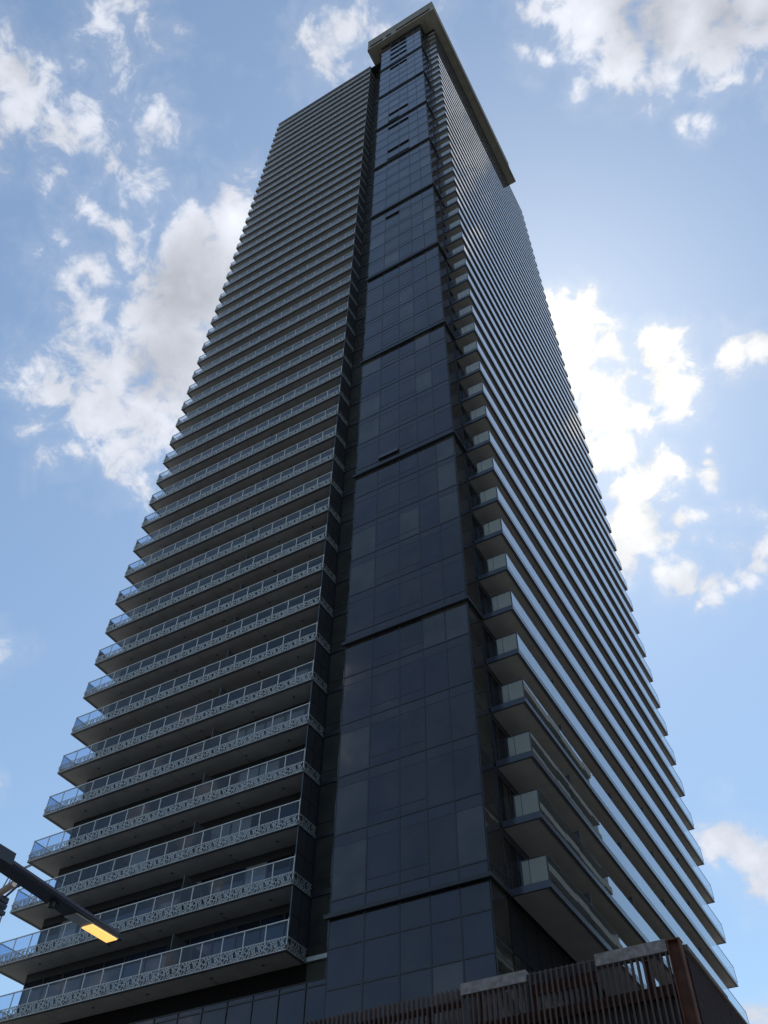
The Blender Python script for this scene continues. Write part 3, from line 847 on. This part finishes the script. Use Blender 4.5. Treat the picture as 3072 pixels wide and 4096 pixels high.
# ------------------------------------------------------------------ sky, clouds, sun
SUN = Vector((-0.1120, 0.5240, 0.8443)).normalized()
elev = math.asin(SUN.z); az = math.atan2(SUN.x, SUN.y)
w = bpy.data.worlds.new("World"); sc.world = w; w.use_nodes = True
nt = w.node_tree; nt.nodes.clear()
L = nt.links.new
w.cycles.sampling_method = 'NONE'
out = N(nt, 'ShaderNodeOutputWorld'); bg = N(nt, 'ShaderNodeBackground'); L(bg.outputs[0], out.inputs[0])
sky = N(nt, 'ShaderNodeTexSky', sky_type='NISHITA', sun_disc=False)
sky.sun_elevation = elev; sky.sun_rotation = az; sky.air_density = 1.2; sky.dust_density = SKY_DUST; sky.ozone_density = 1.5; sky.altitude = 0
tc = N(nt, 'ShaderNodeTexCoord'); DIR = tc.outputs['Generated']
def math_(op, a, b=None, c=None, clamp=False):
    n = N(nt, 'ShaderNodeMath', operation=op); n.use_clamp = clamp
    for i, v in enumerate((a, b, c)):
        if v is None: continue
        if isinstance(v, (int, float)): n.inputs[i].default_value = v
        else: L(v, n.inputs[i])
    return n.outputs[0]
def noise(scale, detail, rough=.55, dist=0., vec=DIR, off=0.):
    n = N(nt, 'ShaderNodeTexNoise'); n.inputs['Scale'].default_value = scale; n.inputs['Detail'].default_value = detail
    n.inputs['Roughness'].default_value = rough; n.inputs['Distortion'].default_value = dist
    if off:
        a = N(nt, 'ShaderNodeVectorMath', operation='ADD'); a.inputs[1].default_value = (off, off*.7, off*1.3); L(vec, a.inputs[0]); vec = a.outputs[0]
    L(vec, n.inputs['Vector']); return n
# bend the directions a little so that no outline stays an ellipse
wn = noise(9, 2, .55)
sb = N(nt, 'ShaderNodeVectorMath', operation='SUBTRACT'); sb.inputs[1].default_value = (.5,.5,.5); L(wn.outputs['Color'], sb.inputs[0])
s2 = N(nt, 'ShaderNodeVectorMath', operation='SCALE'); s2.inputs['Scale'].default_value = .06; L(sb.outputs[0], s2.inputs[0])
ad = N(nt, 'ShaderNodeVectorMath', operation='ADD'); L(DIR, ad.inputs[0]); L(s2.outputs[0], ad.inputs[1]); WD = ad.outputs[0]
def field(lst):
    cur = None; V = WD
    for q, (cx, cy, cz_, r, wt) in enumerate(lst):
        if q and q % 6 == 0:                 # evaluate in short groups, one after another
            ma = N(nt, 'ShaderNodeVectorMath', operation='MULTIPLY_ADD'); L(cur, ma.inputs[0]); ma.inputs[1].default_value = (1e-7,)*3; L(WD, ma.inputs[2]); V = ma.outputs[0]
        ln = N(nt, 'ShaderNodeVectorMath', operation='DISTANCE'); L(V, ln.inputs[0]); ln.inputs[1].default_value = (cx, cy, cz_)
        v = math_('MULTIPLY_ADD', ln.outputs['Value'], -.62*wt/r, wt)      # wt at the centre, falling outward
        cur = v if cur is None else math_('SMOOTH_MAX', cur, v, .12)
    return cur
F = field(CLOUDS); G = field(GREYS)
# scattered clouds in the rest of the sky, away from the view
vd = N(nt, 'ShaderNodeVectorMath', operation='DOT_PRODUCT'); vd.inputs[1].default_value = (-0.3295, 0.5535, 0.7649); L(DIR, vd.inputs[0])
gate = N(nt, 'ShaderNodeMapRange', interpolation_type='SMOOTHSTEP'); gate.inputs[1].default_value = .62; gate.inputs[2].default_value = .76; gate.inputs[3].default_value = 1; gate.inputs[4].default_value = 0
L(vd.outputs['Value'], gate.inputs[0])
sz_ = N(nt, 'ShaderNodeSeparateXYZ'); L(DIR, sz_.inputs[0])
gz = N(nt, 'ShaderNodeMapRange'); gz.inputs[1].default_value = .62; gz.inputs[2].default_value = .80; gz.inputs[3].default_value = 0; gz.inputs[4].default_value = 2.5; L(sz_.outputs[2], gz.inputs[0])
bn = noise(2.6, 2, .5, 0, off=4.)
other = math_('MULTIPLY_ADD', bn.outputs['Fac'], 5.0, -2.55)
other = math_('SUBTRACT', other, math_('SUBTRACT', 2.0, math_('MULTIPLY', gate.outputs[0], 2.0)))
other = math_('SUBTRACT', other, gz.outputs[0])
F = math_('MAXIMUM', F, other)
n1 = noise(26, 7, .62, .3); n2 = noise(7, 2, .55, 0, off=2.)
d = math_('ADD', F, math_('MULTIPLY_ADD', n1.outputs['Fac'], 3.0, -1.5))
d = math_('ADD', d, math_('MULTIPLY_ADD', n2.outputs['Fac'], 1.1, -.55))
al = N(nt, 'ShaderNodeMapRange', interpolation_type='SMOOTHSTEP'); al.inputs[1].default_value = .06; al.inputs[2].default_value = .84; L(d, al.inputs[0])
alpha = al.outputs[0]
# faint veil around clouds
vl = N(nt, 'ShaderNodeMapRange', interpolation_type='SMOOTHSTEP'); vl.inputs[1].default_value = -.6; vl.inputs[2].default_value = .8; vl.inputs[4].default_value = .22; L(d, vl.inputs[0])
alpha = math_('MAXIMUM', math_('MULTIPLY', alpha, .97), vl.outputs[0])
# light and dark inside the clouds
n3 = noise(16, 4, .6, 0, off=7.)
g0 = math_('ADD', G, math_('MULTIPLY_ADD', n3.outputs['Fac'], 1.6, -.8))
gm = N(nt, 'ShaderNodeMapRange', interpolation_type='SMOOTHSTEP'); gm.inputs[1].default_value = .15; gm.inputs[2].default_value = .95; L(g0, gm.inputs[0])
tone = N(nt, 'ShaderNodeMapRange', interpolation_type='SMOOTHSTEP'); tone.inputs[1].default_value = .35; tone.inputs[2].default_value = .62; tone.inputs[3].default_value = .86; tone.inputs[4].default_value = 1.0; L(n3.outputs['Fac'], tone.inputs[0])
thick = N(nt, 'ShaderNodeMapRange'); thick.inputs[1].default_value = .5; thick.inputs[2].default_value = 1.7; thick.inputs[3].default_value = .90; thick.inputs[4].default_value = 1.06; L(d, thick.inputs[0])
b0 = math_('MULTIPLY', tone.outputs[0], thick.outputs[0])
b1 = math_('MULTIPLY', b0, math_('MULTIPLY_ADD', gm.outputs[0], -.34, 1.0))
# brighter towards the sun
sd_ = N(nt, 'ShaderNodeVectorMath', operation='DOT_PRODUCT'); sd_.inputs[1].default_value = SUN; L(DIR, sd_.inputs[0])
sp1 = math_('POWER', math_('MAXIMUM', sd_.outputs['Value'], 0.0), 60.0)
sp2 = math_('POWER', math_('MAXIMUM', sd_.outputs['Value'], 0.0), 6.0)
glow = math_('ADD', math_('MULTIPLY_ADD', sp1, .45, .93), math_('MULTIPLY', sp2, .18))
bright = math_('MULTIPLY', b1, glow)
ccol = N(nt, 'ShaderNodeMix', data_type='RGBA'); ccol.inputs[6].default_value = (.86,.90,1.0,1); ccol.inputs[7].default_value = (1.0,.955,.84,1); L(math_('MULTIPLY', sp1, 1.6, clamp=True), ccol.inputs[0])
cs = N(nt, 'ShaderNodeVectorMath', operation='SCALE'); L(ccol.outputs[2], cs.inputs[0]); L(bright, cs.inputs['Scale'])
# clear sky: physical sky scaled, softened slightly towards pale violet blue
sk = N(nt, 'ShaderNodeVectorMath', operation='MULTIPLY'); L(sky.outputs[0], sk.inputs[0]); sk.inputs[1].default_value = SKY_MUL
hz = N(nt, 'ShaderNodeVectorMath', operation='ADD'); L(sk.outputs[0], hz.inputs[0]); hz.inputs[1].default_value = SKY_ADD
mx = N(nt, 'ShaderNodeMix', data_type='RGBA'); L(alpha, mx.inputs[0]); L(hz.outputs[0], mx.inputs[6])
c2 = N(nt, 'ShaderNodeVectorMath', operation='SCALE'); c2.inputs['Scale'].default_value = 1/BG; L(cs.outputs[0], c2.inputs[0]); L(c2.outputs[0], mx.inputs[7])
L(mx.outputs[2], bg.inputs['Color']); bg.inputs['Strength'].default_value = BG

sl = bpy.data.lights.new('sun', 'SUN'); sl.energy = 3.5; sl.angle = D2(.53); sl.color = (1,.95,.88)
so = bpy.data.objects.new('sun', sl); col.objects.link(so); so.location = (0,0,300)
so.rotation_euler = SUN.to_track_quat('Z', 'Y').to_euler()

# ------------------------------------------------------------------ camera
R_ = Vector((0.86693988, 0.4982453, 0.01291741)); U_ = Vector((0.37393427, -0.66733858, 0.64407482)); F_ = Vector((-0.32952754, 0.55354388, 0.76485343))
cam = bpy.data.cameras.new('camera'); co = bpy.data.objects.new('camera', cam); col.objects.link(co)
mt = Matrix((R_, U_, -F_)).transposed().to_4x4(); mt.translation = (13.077, -30.574, 1.7)
co.matrix_world = mt
cam.sensor_fit = 'HORIZONTAL'; cam.sensor_width = 36; cam.lens = 36*880.745/768
cam.clip_start = .1; cam.clip_end = 6000
sc.camera = co
sc.view_settings.view_transform = 'Standard'; sc.view_settings.look = 'None'; sc.view_settings.exposure = 0; sc.view_settings.gamma = 1
sc.render.engine = 'CYCLES'
sc.cycles.max_bounces = 8; sc.cycles.transparent_max_bounces = 24; sc.cycles.glossy_bounces = 4
